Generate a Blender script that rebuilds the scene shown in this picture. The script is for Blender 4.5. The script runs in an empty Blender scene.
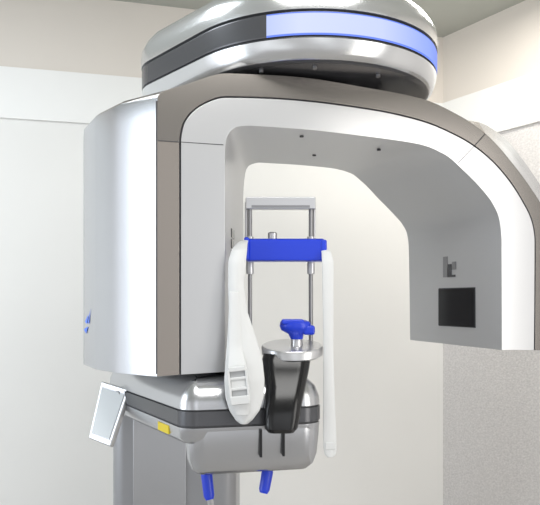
import bpy, bmesh, math
from mathutils import Vector, Matrix
H = 1.5   # eye height of the machine datum (metres above floor)
sc = bpy.context.scene
sc.view_settings.view_transform = 'Standard'

# ------------------------------------------------------------------ materials
def mat(name, col, metal=0.0, rough=0.5, emit=None, estr=0.0, noise=0.0, nscale=60.0, bump=0.0, bscale=200.0, coat=0.0, spec=None):
    m = bpy.data.materials.new(name); m.use_nodes = True
    nt = m.node_tree; b = nt.nodes['Principled BSDF']
    b.inputs['Base Color'].default_value = (*col, 1)
    b.inputs['Metallic'].default_value = metal
    b.inputs['Roughness'].default_value = rough
    if spec is not None: b.inputs['Specular IOR Level'].default_value = spec
    if coat: b.inputs['Coat Weight'].default_value = coat
    if emit:
        b.inputs['Emission Color'].default_value = (*emit, 1)
        b.inputs['Emission Strength'].default_value = estr
    tc = nt.nodes.new('ShaderNodeTexCoord')
    if noise > 0:
        n = nt.nodes.new('ShaderNodeTexNoise'); n.inputs['Scale'].default_value = nscale
        n.inputs['Detail'].default_value = 4
        nt.links.new(tc.outputs['Object'], n.inputs['Vector'])
        r = nt.nodes.new('ShaderNodeValToRGB')
        r.color_ramp.elements[0].position = 0.3; r.color_ramp.elements[1].position = 0.7
        r.color_ramp.elements[0].color = (*[c*(1-noise) for c in col], 1)
        r.color_ramp.elements[1].color = (*[min(1, c*(1+noise)) for c in col], 1)
        nt.links.new(n.outputs['Fac'], r.inputs['Fac'])
        nt.links.new(r.outputs['Color'], b.inputs['Base Color'])
    if bump > 0:
        n2 = nt.nodes.new('ShaderNodeTexNoise'); n2.inputs['Scale'].default_value = bscale
        nt.links.new(tc.outputs['Object'], n2.inputs['Vector'])
        bp = nt.nodes.new('ShaderNodeBump'); bp.inputs['Strength'].default_value = bump
        bp.inputs['Distance'].default_value = 0.004
        nt.links.new(n2.outputs['Fac'], bp.inputs['Height'])
        nt.links.new(bp.outputs['Normal'], b.inputs['Normal'])
    return m

M_silver = mat('silver_paint', (0.56,0.57,0.59), 0.9, 0.24, noise=0.03, nscale=500)
M_boom   = mat('boom_silver', (0.68,0.69,0.70), 0.85, 0.22, noise=0.02, nscale=500)
M_panel  = mat('side_panel_paint', (0.54,0.55,0.575), 0.92, 0.27, noise=0.04, nscale=500)
M_light  = mat('light_silver', (0.62,0.625,0.635), 0.75, 0.28)
M_column = mat('column_grey', (0.36,0.365,0.38), 0.6, 0.35)
M_bronze = mat('bronze_grey', (0.25,0.232,0.215), 0.75, 0.26)
M_bronze_refl= mat('bronze_grey_reflection', (0.36,0.325,0.295), 0.75, 0.26)  # lighter, browner bronze: reflection on the lower leg strip put into the colour
M_inner  = mat('inner_grey', (0.56,0.565,0.575), 0.45, 0.36)
M_groove = mat('groove_dark', (0.06,0.06,0.065), 0.0, 0.6)
M_dark   = mat('dark_grey', (0.10,0.102,0.11), 0.5, 0.26)
M_black  = mat('black_plastic', (0.012,0.012,0.013), 0.0, 0.18, spec=.4)
M_blue   = mat('blue_plastic', (0.010,0.045,0.62), 0.0, 0.3)
M_bluel  = mat('blue_mark', (0.05,0.18,0.85), 0.0, 0.4)
M_white  = mat('white_strap', (0.72,0.73,0.73), 0.0, 0.6, bump=0.15, bscale=500)
M_buckle = mat('buckle_white', (0.70,0.71,0.71), 0.0, 0.25)
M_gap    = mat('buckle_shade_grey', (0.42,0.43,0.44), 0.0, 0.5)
M_steel  = mat('brushed_steel', (0.60,0.60,0.61), 0.9, 0.28)
M_steelD = mat('dark_steel', (0.30,0.30,0.31), 0.85, 0.3)
M_glow   = mat('ring_light', (0.02,0.02,0.03), 0.0, 0.5, emit=(0.7,0.76,1.0), estr=1.0, spec=.1)
# LED strip colour runs from pale to saturated blue along its length
nt = M_glow.node_tree; tc = nt.nodes.new('ShaderNodeTexCoord'); sx = nt.nodes.new('ShaderNodeSeparateXYZ')
mr = nt.nodes.new('ShaderNodeMapRange'); mr.inputs[1].default_value = -.03; mr.inputs[2].default_value = .43
rp = nt.nodes.new('ShaderNodeValToRGB'); E = rp.color_ramp.elements
E[0].position = 0; E[0].color = (.50,.60,1,1); E[1].position = 1; E[1].color = (.10,.20,.95,1)
for ps, c in ((.2,(.68,.75,1,1)), (.6,(.62,.70,1,1)), (.88,(.30,.42,1,1))):
    e = E.new(ps); e.color = c
nt.links.new(tc.outputs['Object'], sx.inputs[0]); nt.links.new(sx.outputs[0], mr.inputs[0]); nt.links.new(mr.outputs[0], rp.inputs[0])
nt.links.new(rp.outputs[0], nt.nodes['Principled BSDF'].inputs['Emission Color'])
M_glowb  = mat('ring_light_edge', (0.02,0.03,0.1), 0.0, 0.5, emit=(0.16,0.27,0.98), estr=0.95, spec=.1)
M_screen = mat('display_glass', (0.012,0.012,0.014), 0.0, 0.12, spec=.3)
M_lcd    = mat('lcd_grey', (0.62,0.65,0.66), 0.0, 0.3)
M_yellow = mat('yellow_label', (0.80,0.62,0.02), 0.0, 0.5)
M_wall   = mat('wall_paint', (0.84,0.835,0.81), 0.0, 0.8, noise=0.01, nscale=3, bump=0.05, bscale=300)
M_upper  = mat('upper_wall_paint', (0.75,0.70,0.64), 0.0, 0.8, noise=0.01, nscale=4)
M_trim   = mat('trim_paint', (0.88,0.88,0.86), 0.0, 0.5, noise=0.005, nscale=5)
M_fabric = mat('wallpaper_textured', (0.69,0.67,0.66), 0.0, 0.85, noise=0.10, nscale=110, bump=0.7, bscale=140)
M_ceil   = mat('ceiling_paint', (0.44,0.45,0.41), 0.0, 0.9, noise=0.02, nscale=5)
M_floor  = mat('floor_vinyl', (0.42,0.40,0.38), 0.0, 0.5, noise=0.08, nscale=12)

# ------------------------------------------------------------------ helpers
def finish(o, parent, smooth=True, bevel=0, seg=3, ang=35):
    sc.collection.objects.link(o)
    if parent: o.parent = parent
    if smooth:
        for p in o.data.polygons: p.use_smooth = True
    if bevel:
        m = o.modifiers.new('bevel', 'BEVEL'); m.width = bevel; m.segments = seg
        m.limit_method = 'ANGLE'; m.angle_limit = math.radians(ang)
        m.harden_normals = False
    if smooth:
        w = o.modifiers.new('wn', 'WEIGHTED_NORMAL'); w.keep_sharp = True; w.weight = 60
    return o

def mk(name, verts, faces, mats, fm=None, parent=None, smooth=True, bevel=0, seg=3, ang=35):
    me = bpy.data.meshes.new(name); me.from_pydata([tuple(v) for v in verts], [], faces)
    for m in (mats if isinstance(mats, list) else [mats]): me.materials.append(m)
    if fm:
        for p, i in zip(me.polygons, fm): p.material_index = i
    bm = bmesh.new(); bm.from_mesh(me)
    bmesh.ops.recalc_face_normals(bm, faces=bm.faces)
    if smooth:
        for e in bm.edges:
            if len(e.link_faces) == 2 and e.calc_face_angle(0) > math.radians(38) and not bevel: e.smooth = False
    bm.to_mesh(me); bm.free()
    return finish(bpy.data.objects.new(name, me), parent, smooth, bevel, seg, ang)

def loft(name, rings, mats, mfun=None, parent=None, bevel=0, caps=(True, True), capm=(0, 0), **k):
    n = len(rings[0]); V = [p for r in rings for p in r]; F = []; fm = []
    for i in range(len(rings)-1):
        for j in range(n):
            F.append((i*n+j, i*n+(j+1) % n, (i+1)*n+(j+1) % n, (i+1)*n+j)); fm.append(mfun(i, j) if mfun else 0)
    if caps[0]: F.append(tuple(range(n))); fm.append(capm[0])
    if caps[1]: F.append(tuple((len(rings)-1)*n+j for j in range(n))); fm.append(capm[1])
    return mk(name, V, F, mats, fm, parent, bevel=bevel, **k)

def box(name, lo, hi, m, parent=None, bevel=0.003, rot=0, seg=3):
    c = [(a+b)/2 for a, b in zip(lo, hi)]; h = [(b-a)/2 for a, b in zip(lo, hi)]
    V = [(sx*h[0], sy*h[1], sz*h[2]) for sx in (-1, 1) for sy in (-1, 1) for sz in (-1, 1)]
    F = [(0,1,3,2),(4,6,7,5),(0,4,5,1),(2,3,7,6),(0,2,6,4),(1,5,7,3)]
    o = mk(name, V, F, m, None, parent, bevel=bevel, seg=seg)
    o.location = c; o.rotation_euler = (0, 0, rot); return o

def tube(name, pts, rad, m, parent=None, n=20, bevel=0):
    pts = [Vector(p) for p in pts]; rings = []
    for i, p in enumerate(pts):
        t = (pts[min(i+1, len(pts)-1)]-pts[max(i-1, 0)])
        if t.length < 1e-9: t = Vector((0,0,1))
        t.normalize()
        a = t.cross(Vector((0, 1, 0))) if abs(t.y) < .9 else t.cross(Vector((1, 0, 0)))
        a.normalize(); b = t.cross(a)
        r = rad[i] if isinstance(rad, (list, tuple)) else rad
        rings.append([p+(a*math.cos(q)+b*math.sin(q))*r for q in [2*math.pi*k/n for k in range(n)]])
    return loft(name, rings, m, None, parent, bevel=bevel)

def empty(name, loc=(0,0,0), rz=0, parent=None):
    e = bpy.data.objects.new(name, None); sc.collection.objects.link(e)
    e.location = loc; e.rotation_euler = (0, 0, rz); e.parent = parent; e.empty_display_size = .1
    return e

def rounded(poly, radii, n=8):
    out = []; N = len(poly)
    for i in range(N):
        p = Vector(poly[i]); a = Vector(poly[i-1])-p; b = Vector(poly[(i+1) % N])-p
        r = radii[i]; a.normalize(); b.normalize()
        th = a.angle(b)/2; d = r/math.tan(th)
        c = p+(a+b).normalized()*(r/math.sin(th))
        s = p+a*d-c; e = p+b*d-c
        a0 = math.atan2(s.y, s.x); a1 = math.atan2(e.y, e.x)
        dd = (a1-a0+math.pi) % (2*math.pi)-math.pi
        for k in range(n+1):
            q = a0+dd*k/n; out.append((c.x+r*math.cos(q), c.y+r*math.sin(q)))
    return out

def inset(ring, d):
    n = len(ring); out = []
    for i in range(n):
        a = Vector(ring[i-1]); b = Vector(ring[(i+1) % n]); t = (b-a)
        t.normalize(); nn = Vector((t.y, -t.x)); out.append((ring[i][0]-nn.x*d, ring[i][1]-nn.y*d))
    return out

# ------------------------------------------------------------------ room
CX, CY = 0.82, 3.2
d1 = Vector((-0.9657, -0.2597)); d2 = Vector((0.52, -0.855)).normalized()
def wall(name, d, L, z0, z1, m, off=0.0, th=0.08, start=-0.0):
    nrm = Vector((-d.y, d.x))
    if nrm.y > 0: nrm = -nrm
    p0 = Vector((CX, CY))+d*start; p1 = Vector((CX, CY))+d*L
    f0 = p0+nrm*off; f1 = p1+nrm*off; b0 = p0-nrm*th; b1 = p1-nrm*th
    V = [(*p, z) for z in (z0, z1) for p in (f0, f1, b1, b0)]
    F = [(0,1,2,3),(4,5,6,7),(0,1,5,4),(1,2,6,5),(2,3,7,6),(3,0,4,7)]
    return mk(name, V, F, m, smooth=False)
ZC = H+1.245
w = wall('wall_back', d1, 4.2, 0, H+0.83, M_wall)
w = wall('wall_back_upper', d1, 4.2, H+0.83, ZC, M_upper)
w = wall('wall_right', d2, 3.6, 0, H+0.83, M_fabric)
w = wall('wall_right_upper', d2, 3.6, H+0.83, ZC, M_upper)
wall('trim_1', d1, 4.2, H+0.725, H+0.929, M_trim, off=0.012, th=0.0)
wall('trim_2', d2, 3.6, H+0.725, H+0.929, M_trim, off=0.012, th=0.0)
wall('baseboard_back', d1, 4.2, 0, 0.1, M_trim, off=0.014, th=0.0)
wall('baseboard_right', d2, 3.6, 0, 0.1, M_trim, off=0.014, th=0.0)
corner = (CX, CY); e1 = Vector(corner)+d1*4.2; e2 = Vector(corner)+d2*3.6
fp = [(CX, CY), (e1.x, e1.y), (e1.x+.3, e1.y-4.2), (e2.x, e2.y-1.8), (e2.x, e2.y)]
def slab(name, z0, z1, m):
    n = len(fp); V = [(*p, z) for z in (z0, z1) for p in fp]
    F = [tuple(range(n)), tuple(range(n, 2*n))]+[(i, (i+1) % n, n+(i+1) % n, n+i) for i in range(n)]
    mk(name, V, F, m, smooth=False)
slab('floor', -0.06, 0.0, M_floor); slab('ceiling', ZC, ZC+0.06, M_ceil)

# ------------------------------------------------------------------ machine
MC = empty('panoramic_dental_xray_machine', (0, 0, 0))

# --- column
col = rounded([(-.467, 1.975), (-.10, 1.975), (-.10, 2.27), (-.467, 2.27)], [.04]*4)
loft('column', [[(x, y, z) for x, y in inset(col, d)] for z, d in [(0.03,0),(H+.38,0),(H+.40,.006),(H+.415,.03)]], M_column, None, MC)
base = rounded([(-.58, 1.70), (.02, 1.70), (.02, 2.36), (-.58, 2.36)], [.08]*4)
loft('base_plate', [[(x, y, z) for x, y in inset(base, d)] for z, d in [(0,0),(.025,0),(.035,.01)]], M_dark, None, MC)
box('column_rail', (-.40, 1.968, .04), (-.245, 1.98, H-.33), M_silver, MC, .003)
neck = rounded([(-.34, 1.93), (-.10, 1.93), (-.10, 2.2), (-.34, 2.2)], [.05]*4)
loft('boom_neck', [[(x, y, z) for x, y in neck] for z in (H+.36, H+.56)], M_silver, None, MC)

# --- overhead boom with light ring
c1 = Vector((.10, 1.78)); R1 = .33; c2 = Vector((-.20, 1.86)); R2 = .15
dv = c2-c1; phi = math.atan2(dv.y, dv.x); beta = math.acos((R1-R2)/dv.length)
a0 = phi+beta; a1 = phi-beta+2*math.pi
angs = []
def boom_ring(ins):
    pts = []; angs.clear()
    N = 96
    for k in range(N+1):
        q = a0+(a1-a0)*k/N; r = R1-ins
        pts.append((c1.x+r*math.cos(q), c1.y+r*math.sin(q))); angs.append(math.degrees(q)-360)
    pa = Vector(pts[-1]); q = a1; r = max(.01, R2-ins*.8)
    pb = Vector((c2.x+r*math.cos(q), c2.y+r*math.sin(q)))
    for k in range(1, 6): pts.append(tuple(pa.lerp(pb, k/6))); angs.append(999)
    for k in range(33):
        q = a1+(a0+2*math.pi-a1)*k/32
        pts.append((c2.x+r*math.cos(q), c2.y+r*math.sin(q))); angs.append(999)
    pa = Vector(pts[-1]); pb = Vector(pts[0])
    for k in range(1, 6): pts.append(tuple(pa.lerp(pb, k/6))); angs.append(999)
    return pts
lv = [(.522,.10,3),(.520,.035,3),(.524,.02,0),(.535,.009,0),(.555,.002,0),(.564,.0,4),(.566,.004,4),(.569,.004,4),(.570,.0,5),(.574,-.001,6),(.617,-.001,5),(.620,0,4),(.621,.004,4),(.623,.004,4),(.626,-.002,0),(.645,-.004,0),(.668,.0,0),(.69,.014,0),(.71,.035,0),(.728,.07,0),(.74,.12,0),(.745,.18,0)]
rings = [[(x, y, H+z) for x, y in boom_ring(i)] for z, i, _ in lv]
def bm_m(i, j):
    k = lv[i][2]; lit = -111 <= angs[j] <= 12
    if k == 5: return 2 if lit else 1
    if k == 6: return 3 if lit else 1
    if k == 4: return 1
    if k == 3: return 1
    return 0
loft('overhead_boom', rings, [M_boom, M_dark, M_glowb, M_glow], bm_m, MC, capm=(1, 0))
tube('bearing_hub', [(.17, 1.80, H+.44), (.17, 1.80, H+.53)], .13, M_dark, MC, 48)
for i, (x, y) in enumerate([(.10, 1.505), (-.02, 1.53), (.25, 1.56)]):
    tube('boom_screw_%d' % (i+1), [(x, y, H+.515), (x, y, H+.524)], .005, M_steelD, MC, 16)

# --- rotating arm (local frame: u across, v back, z up)
ARM = empty('rotating_arm', (-.1, 1.5, H), math.radians(16), MC)
ST = [((0,-.16),(-.098,-.163),(-.15,-.166),(.14,-.16),1),
 ((0,.20),(-.098,.21),(-.15,.22),(.14,.20),1),
 ((0,.325),(-.098,.345),(-.15,.345),(.14,.30),1),
 ((.003,.357),(-.093,.378),(-.15,.40),(.143,.345),1),
 ((.014,.378),(-.078,.405),(-.148,.441),(.15,.375),1),
 ((.033,.388),(-.045,.432),(-.085,.472),(.165,.388),.5),
 ((.06,.391),(0,.449),(0,.504),(.19,.394),.0),
 ((.176,.392),(.176,.4565),(.176,.5116),(.28,.394),0),
 ((.35,.3855),(.35,.4495),(.35,.5015),(.4036,.390),0),
 ((.4817,.376),(.4817,.433),(.4817,.4887),(.468,.378),0),
 ((.55,.355),(.5912,.399),(.60,.450),(.512,.349),.25),
 ((.60,.320),(.6475,.370),(.676,.405),(.558,.307),.8),
 ((.6475,.280),(.7048,.326),(.734,.352),(.608,.262),1),
 ((.684,.240),(.7634,.258),(.793,.288),(.640,.229),1),
 ((.703,.200),(.800,.191),(.842,.218),(.655,.20),1),
 ((.709,.15),(.806,.15),(.86,.16),(.66,.16),1),
 ((.71,-.126),(.804,-.128),(.86,-.13),(.665,-.1225),1)]
def mono(xs, ys, x):
    n = len(xs); d = [(ys[i+1]-ys[i])/(xs[i+1]-xs[i]) for i in range(n-1)]
    m = [d[0]]+[0 if d[i-1]*d[i] <= 0 else 2*d[i-1]*d[i]/(d[i-1]+d[i]) for i in range(1, n-1)]+[d[-1]]
    i = max(k for k in range(n-1) if xs[k] <= x+1e-9); h = xs[i+1]-xs[i]; t = (x-xs[i])/h
    return (2*t**3-3*t*t+1)*ys[i]+(t**3-2*t*t+t)*h*m[i]+(-2*t**3+3*t*t)*ys[i+1]+(t**3-t*t)*h*m[i+1]
S = [0]
for i in range(1, len(ST)):
    a = Vector(ST[i][1]); b = Vector(ST[i-1][1]); S.append(S[-1]+(a-b).length)
chan = [[st[k][c] for st in ST] for k in range(4) for c in range(2)]+[[st[4] for st in ST]]
samples = []; tag = []
for i in range(len(ST)-1):
    K = 5
    for k in range(K): samples.append(S[i]+(S[i+1]-S[i])*k/K); tag.append(i+k/K)
samples.append(S[-1]); tag.append(len(ST)-1)
prof = [[mono(S, ch, x) for ch in chan] for x in samples]
FL_L = [(.0,.0),(.073,.083),(.124,.20),(.15,.336),(.145,.39),(.11,.42)]
FL_R = [(.0,.0),(.088,.083),(.145,.20),(.165,.336),(.15,.39),(.10,.42)]
rings = []
for idx, p in enumerate(prof):
    B = Vector(p[0:2]); C = Vector(p[2:4]); D = Vector(p[4:6]); A = Vector(p[6:8]); fl = max(0, min(1, p[8]))
    if tag[idx] <= 6: on = Vector((-1, 0)); FL = FL_L
    else:
        q0 = prof[max(0, idx-1)]; q1 = prof[min(len(prof)-1, idx+1)]
        t = Vector((q1[4]-q0[4], q1[5]-q0[5])).normalized(); on = Vector((-t.y, t.x)); FL = FL_R
        if on.x+on.y < 0: on = -on
        if tag[idx] > 14.5: on = Vector((1, 0))
    e = (D-C).normalized(); r = []
    r.append((A.x, .40, A.y)); r.append((B.x, 0, B.y))
    r.append((C.x, -.001, C.y))
    c = C+e*.001; r.append((c.x, .004, c.y)); c = C+e*.003; r.append((c.x, .004, c.y))
    c = C+e*.004; r.append((c.x, 0, c.y))
    for w_, v in FL:
        o = D+on*w_*fl; r.append((o.x, v, o.y))
    rings.append(r)
def arm_m(i, j):
    t = tag[i]
    if j == 0: return 0
    if j == 1: return 1
    if j in (2, 3, 4): return 2
    if j == 5: return 5 if t < 1.95 else 3
    if 6 <= j <= 10:
        if t < 4 or t >= 10.8: return 4
        return 3
    return 0
loft('arm_housing', rings, [M_inner, M_light, M_groove, M_bronze, M_panel, M_bronze_refl], arm_m, ARM, bevel=.004, seg=2, ang=40, capm=(0, 0))
box('seam_left', (-.148, -.0014, .3437), (-.004, .004, .3452), M_groove, ARM, 0)
box('seam_edge', (-.1525, -.001, -.16), (-.1495, .006, .43), M_dark, ARM, 0)
def seam(name, a, b, w=.0008):
    a = Vector(a); b = Vector(b); t = (b-a).normalized(); s = Vector((-t.z, 0, t.x))*w
    V = [a-s, b-s, b+s, a+s]; V = [v+Vector((0,-.0014,0)) for v in V]+[v+Vector((0,.004,0)) for v in V]
    mk(name, V, [(0,1,2,3),(4,5,6,7),(0,1,5,4),(1,2,6,5),(2,3,7,6),(3,0,4,7)], M_groove, None, ARM, smooth=False)
seam('seam_right', (.632,0,.383), (.662,0,.414))
seam('seam_right_band', (.585,0,.337), (.630,0,.381), .0005)
for i, (u, v, z) in enumerate([(.20,.06,.391),(.30,.25,.391),(.08,.25,.391),(.42,.10,.381)]):
    tube('soffit_stud_%d' % (i+1), [(u, v, z+.004), (u, v, z-.002)], .005, M_groove, ARM, 16)
def on_inner(v): return .71-.1125*v
def inner_plate(name, v0, v1, z0, z1, m, t=.003, bevel=.001):
    V = []
    for (v, z) in ((v0, z0), (v1, z0), (v1, z1), (v0, z1)):
        V.append((on_inner(v)+.004, v, z))
    for (v, z) in ((v0, z0), (v1, z0), (v1, z1), (v0, z1)):
        V.append((on_inner(v)-t, v, z))
    F = [(0,1,2,3),(4,5,6,7),(0,1,5,4),(1,2,6,5),(2,3,7,6),(3,0,4,7)]
    return mk(name, V, F, m, None, ARM, bevel=bevel)
inner_plate('display_bezel', .098, .256, -.074, .034, M_dark, .002)
inner_plate('display_window', .100, .254, -.072, .032, M_screen, .0040)
inner_plate('mark_bar_a', .212, .232, .064, .122, M_steelD, .0042, 0)
inner_plate('mark_bar_b', .196, .210, .064, .100, M_dark, .0042, 0)
inner_plate('mark_bar_c', .176, .192, .084, .106, M_steelD, .0042, 0)
inner_plate('mark_bar_d', .180, .209, .064, .070, M_dark, .0042, 0)
def left_plate(name, v0, v1, z0, z1, m):
    f = lambda v: .35*v
    V = [(f(v)-.004, v, z) for v, z in ((v0,z0),(v1,z0),(v1,z1),(v0,z1))]+[(f(v)+.002, v, z) for v, z in ((v0,z0),(v1,z0),(v1,z1),(v0,z1))]
    mk(name, V, [(0,1,2,3),(4,5,6,7),(0,1,5,4),(1,2,6,5),(2,3,7,6),(3,0,4,7)], M_black if m is None else m, None, ARM, bevel=.0008)
for k in range(4): left_plate('sensor_slot_%d' % (k+1), .11, .165, .072+.026*k, .094+.026*k, None)
def panel_pt(v, z, off=.0015):
    f = [(.0,.0),(.083,.073),(.20,.124),(.336,.15)]
    for (va, wa), (vb, wb) in zip(f[:-1], f[1:]):
        if va <= v <= vb:
            wv = wa+(wb-wa)*(v-va)/(vb-va); break
    return (-.15-wv-off, v, z)
def decal(name, pts, m):
    mk(name, [panel_pt(v, z) for v, z in pts], [tuple(range(len(pts)))], m, None, ARM, smooth=False)
decal('mark_wing_a', [(.31,-.055),(.27,-.035),(.285,-.06)], M_bluel)
decal('mark_wing_b', [(.325,-.075),(.275,-.066),(.295,-.085)], M_bluel)
decal('mark_wing_c', [(.275,-.055),(.245,-.02),(.262,-.06)], M_bluel)

# --- lower support arm
out = rounded([(-.185, 1.445), (.118, 1.515), (.09, 1.80), (-.08, 2.02), (-.455, 2.02), (-.452, 1.90)], [.045,.05,.08,.05,.02,.03])
lv2 = [(-.166,.10,0),(-.170,.06,0),(-.178,.03,0),(-.195,.011,0),(-.22,.001,0),(-.237,0,2),(-.2375,.003,2),(-.240,.003,1),(-.241,-.001,1),(-.272,-.001,2),(-.273,.003,2),(-.276,.003,0),(-.277,.0,0),(-.30,.002,0),(-.312,.012,0),(-.316,.03,0)]
loft('support_arm', [[(x, y, H+z) for x, y in inset(out, d)] for z, d, _ in lv2], [M_silver, M_dark, M_groove], lambda i, j: lv2[i][2], MC)
outf = rounded([(-.185, 1.445), (.118, 1.515), (.09, 1.76), (-.21, 1.70)], [.045,.05,.05,.05])
lv3 = [(-.27,.02),(-.277,.0005),(-.30,.001),(-.35,.006),(-.372,.014),(-.384,.028),(-.389,.05)]
loft('support_head', [[(x, y, H+z) for x, y in inset(outf, d)] for z, d in lv3], M_silver, None, MC)
box('head_slot_1', (-.023, 1.478, H-.345), (-.017, 1.50, H-.285), M_black, MC, .001)
box('head_slot_2', (.027, 1.488, H-.345), (.033, 1.51, H-.28), M_black, MC, .001)
p = Vector((-.185, 1.445)); q = Vector((-.452, 1.90)); dd = (q-p).normalized(); nn = Vector((-abs(dd.y), dd.x if dd.x < 0 else -dd.x))
a = p+dd*.085; b = p+dd*.15
mk('warning_label', [(*(a+nn*.001), H-.302), (*(b+nn*.001), H-.302), (*(b+nn*.001), H-.283), (*(a+nn*.001), H-.283),
                     (*(a-nn*.01), H-.302), (*(b-nn*.01), H-.302), (*(b-nn*.01), H-.283), (*(a-nn*.01), H-.283)],
   [(0,1,2,3),(4,5,6,7),(0,1,5,4),(1,2,6,5),(2,3,7,6),(3,0,4,7)], M_yellow, None, MC, bevel=.0005)

# --- control monitor
T = [Vector((-.458,1.83,H-.219)), Vector((-.371,1.78,H-.236)), Vector((-.412,1.74,H-.378)), Vector((-.480,1.78,H-.364))]
cn = sum(T, Vector())/4; nm = (T[1]-T[0]).cross(T[3]-T[0]).normalized()
if nm.y > 0: nm = -nm
def plate(name, s, o0, o1, m, bevel):
    P = [cn+(t-cn)*s for t in T]
    V = [t+nm*o0 for t in P]+[t+nm*o1 for t in P]
    mk(name, V, [(0,1,2,3),(4,5,6,7),(0,1,5,4),(1,2,6,5),(2,3,7,6),(3,0,4,7)], m, None, MC, bevel=bevel)
plate('control_panel_case', 1.0, -.016, .0, M_light, .004)
plate('control_panel_bezel', .82, -.004, .0010, M_steelD, .0003)
plate('control_panel_screen', .78, -.004, .002, M_lcd, .0006)
tube('control_panel_arm', [tuple(cn-nm*.012+Vector((.02,0,.05))), (-.36, 1.84, H-.245), (-.32, 1.84, H-.25)], [.012,.012,.012], M_silver, MC, 16)

# --- head holder frame
RY = 1.62
for nme, x in (('rod_1', -.048), ('rod_2', .098)):
    tube(nme, [(x, RY, H-.12), (x, RY, H+.235)], .0052, M_steelD, MC)
    tube(nme+'_sleeve', [(x, RY-.002, H+.062), (x, RY-.002, H+.10)], .009, M_light, MC, 20, .001)
    tube(nme+'_collar', [(x, RY, H+.14), (x, RY, H+.152)], .009, M_steel, MC, 20, .001)
    tube(nme+'_shaft', [(x-.009 if x < 0 else x+.009, RY+.004, H+.10), (x-.009 if x < 0 else x+.009, RY+.004, H+.235)], .0035, M_steel, MC, 16)
box('cross_bar', (-.058, RY-.012, H+.217), (.109, RY+.012, H+.246), M_steel, MC, .002)
box('cross_bar_inset', (-.044, RY-.0128, H+.220), (.095, RY, H+.226), M_steelD, MC, .0005)
bar = rounded([(-.055, 1.555), (.128, 1.555), (.128, 1.605), (-.055, 1.605)], [.010,.010,.012,.012])
loft('temple_bar', [[(x, y, H+z) for x, y in inset(bar, d)] for z, d in [(.090,.004),(.092,.001),(.097,0),(.133,0),(.139,.001),(.142,.005)]], M_blue, None, MC)
box('temple_bar_cap_left', (-.060, 1.552, H+.092), (-.048, 1.60, H+.145), M_blue, MC, .004)
box('temple_bar_cap_right', (.117, 1.552, H+.094), (.131, 1.60, H+.139), M_blue, MC, .004)
tube('clamp_knob', [(.006, 1.60, H+.14), (.006, 1.60, H+.158), (.006, 1.60, H+.161)], [.011,.011,.008], M_steel, MC, 24)

# --- straps
def ribbon(name, rows, m, parent, bulge=.006, th=.0025, n=8):
    V = []; F = []
    R = []
    for i in range(len(rows)-1):
        for k in range(4):
            t = k/4; R.append([rows[i][c]+(rows[i+1][c]-rows[i][c])*t for c in range(4)])
    R.append(rows[-1])
    for xl, xr, y, z in R:
        for j in range(n+1):
            s = j/n; V.append((xl+(xr-xl)*s, y-bulge*(1-(2*s-1)**2), H+z))
    for i in range(len(R)-1):
        for j in range(n): F.append((i*(n+1)+j, i*(n+1)+j+1, (i+1)*(n+1)+j+1, (i+1)*(n+1)+j))
    o = mk(name, V, F, m, None, parent)
    sm = o.modifiers.new('solid', 'SOLIDIFY'); sm.thickness = th; sm.offset = 0
    o.modifiers.move(len(o.modifiers)-1, 0)
    ss = o.modifiers.new('sub', 'SUBSURF'); ss.levels = 1; ss.render_levels = 1
    o.modifiers.move(len(o.modifiers)-1, 1)
    return o
rows = [(-.066,-.050,1.56,.137),(-.076,-.0504,1.52,.127),(-.0855,-.0504,1.49,.1096),(-.092,-.0526,1.48,.0833),(-.092,-.057,1.475,.0329),(-.090,-.050,1.47,-.0219),(-.092,-.035,1.465,-.0658),
 (-.094,-.024,1.46,-.0987),(-.0965,-.0154,1.455,-.1316),(-.0987,-.011,1.45,-.171),(-.0965,-.013,1.45,-.208),(-.0877,-.022,1.448,-.237),(-.0746,-.037,1.448,-.2566),(-.0636,-.048,1.45,-.2653)]
ribbon('strap_loop', rows, M_white, MC, .010)
rows = [(-.088,-.066,1.462,.02),(-.088,-.064,1.457,-.04),(-.089,-.060,1.45,-.10),(-.090,-.048,1.434,-.15),(-.086,-.044,1.430,-.19),(-.080,-.042,1.430,-.225),(-.072,-.046,1.432,-.245)]
ribbon('strap_tail', rows, M_white, MC, .003)
BX, BZ, BY = -.066, H-.180, 1.423
BK = empty('buckle', (BX, BY, BZ), 0, MC); BK.rotation_euler = (0, math.radians(-6), 0)
for nme, lo, hi, m_ in [('buckle_side_1', (-.022,-.005,-.036), (-.016,.004,.034), M_buckle), ('buckle_side_2', (.016,-.005,-.036), (.022,.004,.034), M_buckle),
                    ('buckle_bar_1', (-.018,-.006,.030), (.018,.004,.040), M_buckle), ('buckle_bar_2', (-.020,-.004,.012), (.020,.003,.018), M_buckle),
                    ('buckle_bar_3', (-.020,-.004,-.010), (.020,.003,-.004), M_buckle), ('buckle_bar_4', (-.020,-.006,-.040), (.020,.004,-.022), M_buckle),
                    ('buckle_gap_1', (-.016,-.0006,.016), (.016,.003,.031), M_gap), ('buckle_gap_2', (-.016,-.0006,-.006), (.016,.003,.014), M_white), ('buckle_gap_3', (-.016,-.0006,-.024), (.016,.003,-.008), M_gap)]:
    box(nme, lo, hi, m_, BK, .002)
rows = [(.118,.128,1.58,.130),(.118,.140,1.55,.11),(.118,.145,1.535,.086),(.119,.144,1.53,0),(.121,.1435,1.53,-.10),(.120,.146,1.53,-.20),(.120,.150,1.53,-.30),(.1205,.1515,1.53,-.335),(.124,.149,1.53,-.350),(.130,.143,1.53,-.356)]
ribbon('strap_free_end', rows, M_white, MC, .003)
box('strap_stitching', (.125, 1.5245, H-.338), (.147, 1.528, H-.322), M_buckle, MC, .001)

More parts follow.
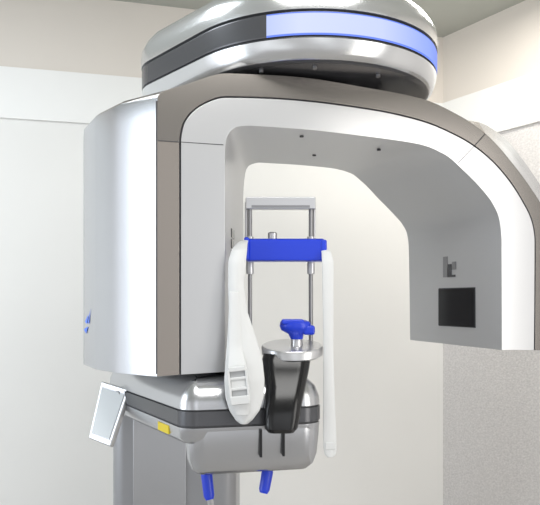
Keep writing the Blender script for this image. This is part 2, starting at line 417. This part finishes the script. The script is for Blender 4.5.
# --- chin rest
def ell(cx, cy, rx, ry, z, tilt=0, n=40): return [(cx+rx*math.cos(2*math.pi*k/n), cy+ry*math.sin(2*math.pi*k/n), H+z+tilt*math.sin(2*math.pi*k/n)*ry) for k in range(n)]
loft('chin_plate', [ell(.052,1.57,.062,.052,-.130,.2), ell(.052,1.57,.071,.060,-.124,.2), ell(.052,1.57,.072,.060,-.110,.2), ell(.052,1.57,.069,.057,-.105,.2), ell(.052,1.57,.05,.042,-.104,.2)], M_light, None, MC)
def rr(x0, x1, y0, y1, z, r): return [(x, y, H+z) for x, y in rounded([(x0,y0),(x1,y0),(x1,y1),(x0,y1)], [r]*4, 6)]
loft('chin_support', [rr(-.014,.095,1.52,1.62,-.122,.03), rr(-.018,.093,1.515,1.60,-.135,.03), rr(-.016,.089,1.50,1.59,-.155,.03), rr(-.010,.080,1.475,1.57,-.19,.028), rr(-.011,.071,1.455,1.55,-.225,.025), rr(-.014,.065,1.445,1.54,-.255,.022), rr(-.012,.060,1.445,1.53,-.278,.02), rr(-.004,.052,1.455,1.53,-.288,.015)], M_black, None, MC)
tube('chin_knob', [(.062,1.565,H-.11),(.062,1.565,H-.09),(.062,1.565,H-.085)], [.014,.013,.009], M_steel, MC, 24)
loft('bite_block', [ell(.062,1.56,.014,.014,-.09), ell(.060,1.56,.018,.018,-.078), ell(.060,1.56,.034,.026,-.070), ell(.059,1.56,.037,.029,-.060), ell(.058,1.56,.034,.027,-.050), ell(.055,1.56,.026,.022,-.046)], M_blue, None, MC)
box('bite_block_tip', (.075, 1.54, H-.080), (.103, 1.575, H-.058), M_blue, MC, .006)
box('bite_block_fork', (.026, 1.535, H-.057), (.078, 1.575, H-.044), M_blue, MC, .005)

# --- patient hand grips
for i, (x, y, z) in enumerate([(-.148, 1.55, -.385), (-.004, 1.56, -.385)]):
    sgn = 1 if i == 0 else -1
    tube('hand_grip_%d' % (i+1), [(x, y, H+z), (x+.002*sgn, y, H+z-.012), (x+.009*sgn, y-.01, H+z-.050 if i else H+z-.062), (x+.011*sgn, y-.012, H+z-.058 if i else H+z-.07)], [.010,.0135,.0125,.009], M_blue, MC, 20)
    if i == 0: tube('hand_grip_stem_1', [(x+.010, y-.011, H+z-.065), (x+.018, y, H+z-.11)], .007, M_light, MC, 16)

# ------------------------------------------------------------------ lights
def area(name, loc, tgt, size, power, col):
    l = bpy.data.lights.new(name, 'AREA'); l.shape = 'RECTANGLE'; l.size = size[0]; l.size_y = size[1]; l.energy = power; l.color = col
    o = bpy.data.objects.new(name, l); sc.collection.objects.link(o); o.location = loc
    o.rotation_euler = (Vector(tgt)-Vector(loc)).to_track_quat('-Z', 'Y').to_euler()
area('overhead_fill', (.2, .5, 2.70), (.2, .9, 0), (1.2, .6), 18, (1, .99, .97))  # added fill from above, an unseen source without a fixture
area('overhead_fill.001', (-.9, 1.6, 2.70), (-.9, 1.7, 0), (.6, .5), 9, (.90, .95, 1))  # added cool overhead fill on the left, also unseen
area('overhead_fill.002', (.7, 2.3, 2.70), (.7, 2.3, 0), (.5, .4), 11, (1, .96, .90))  # added warm overhead fill near the back corner, also unseen
area('cool_fill_left', (-2.3, .9, 1.7), (0, 2.2, 1.4), (1.2, 1.6), 21, (.82, .91, 1))  # added unseen cool fill: turns the left side bluish, lifts the inner face
area('warm_fill_right', (1.5, .4, 1.5), (.7, 3.0, 1.3), (.8, 1.6), 12, (1, .95, .88))  # added unseen fill giving warm light from the right
w = bpy.data.worlds.new('world'); sc.world = w; w.use_nodes = True
nt = w.node_tree; bg = nt.nodes['Background']
tc = nt.nodes.new('ShaderNodeTexCoord'); mp = nt.nodes.new('ShaderNodeMapping'); mp.inputs['Scale'].default_value = (1.6, 1.6, .7)
n = nt.nodes.new('ShaderNodeTexNoise'); n.inputs['Scale'].default_value = 1.3; n.inputs['Detail'].default_value = 1.5  # bright and dim patches made up to give the metal reflection gradients
r = nt.nodes.new('ShaderNodeValToRGB'); r.color_ramp.elements[0].position = .38; r.color_ramp.elements[1].position = .62
r.color_ramp.elements[0].color = (.42, .42, .42, 1); r.color_ramp.elements[1].color = (.98, 1.0, 1.03, 1)
nt.links.new(tc.outputs['Generated'], mp.inputs[0]); nt.links.new(mp.outputs[0], n.inputs['Vector']); nt.links.new(n.outputs['Fac'], r.inputs['Fac']); nt.links.new(r.outputs['Color'], bg.inputs[0])
bg.inputs[1].default_value = 1.35

# ------------------------------------------------------------------ camera
cam = bpy.data.cameras.new('camera'); co = bpy.data.objects.new('camera', cam); sc.collection.objects.link(co)
co.location = (0, 0, H); co.rotation_euler = (math.radians(90), 0, 0)
cam.sensor_width = 36; cam.lens = 36*675/540; cam.shift_y = 47.5/540; cam.clip_start = .01
sc.camera = co
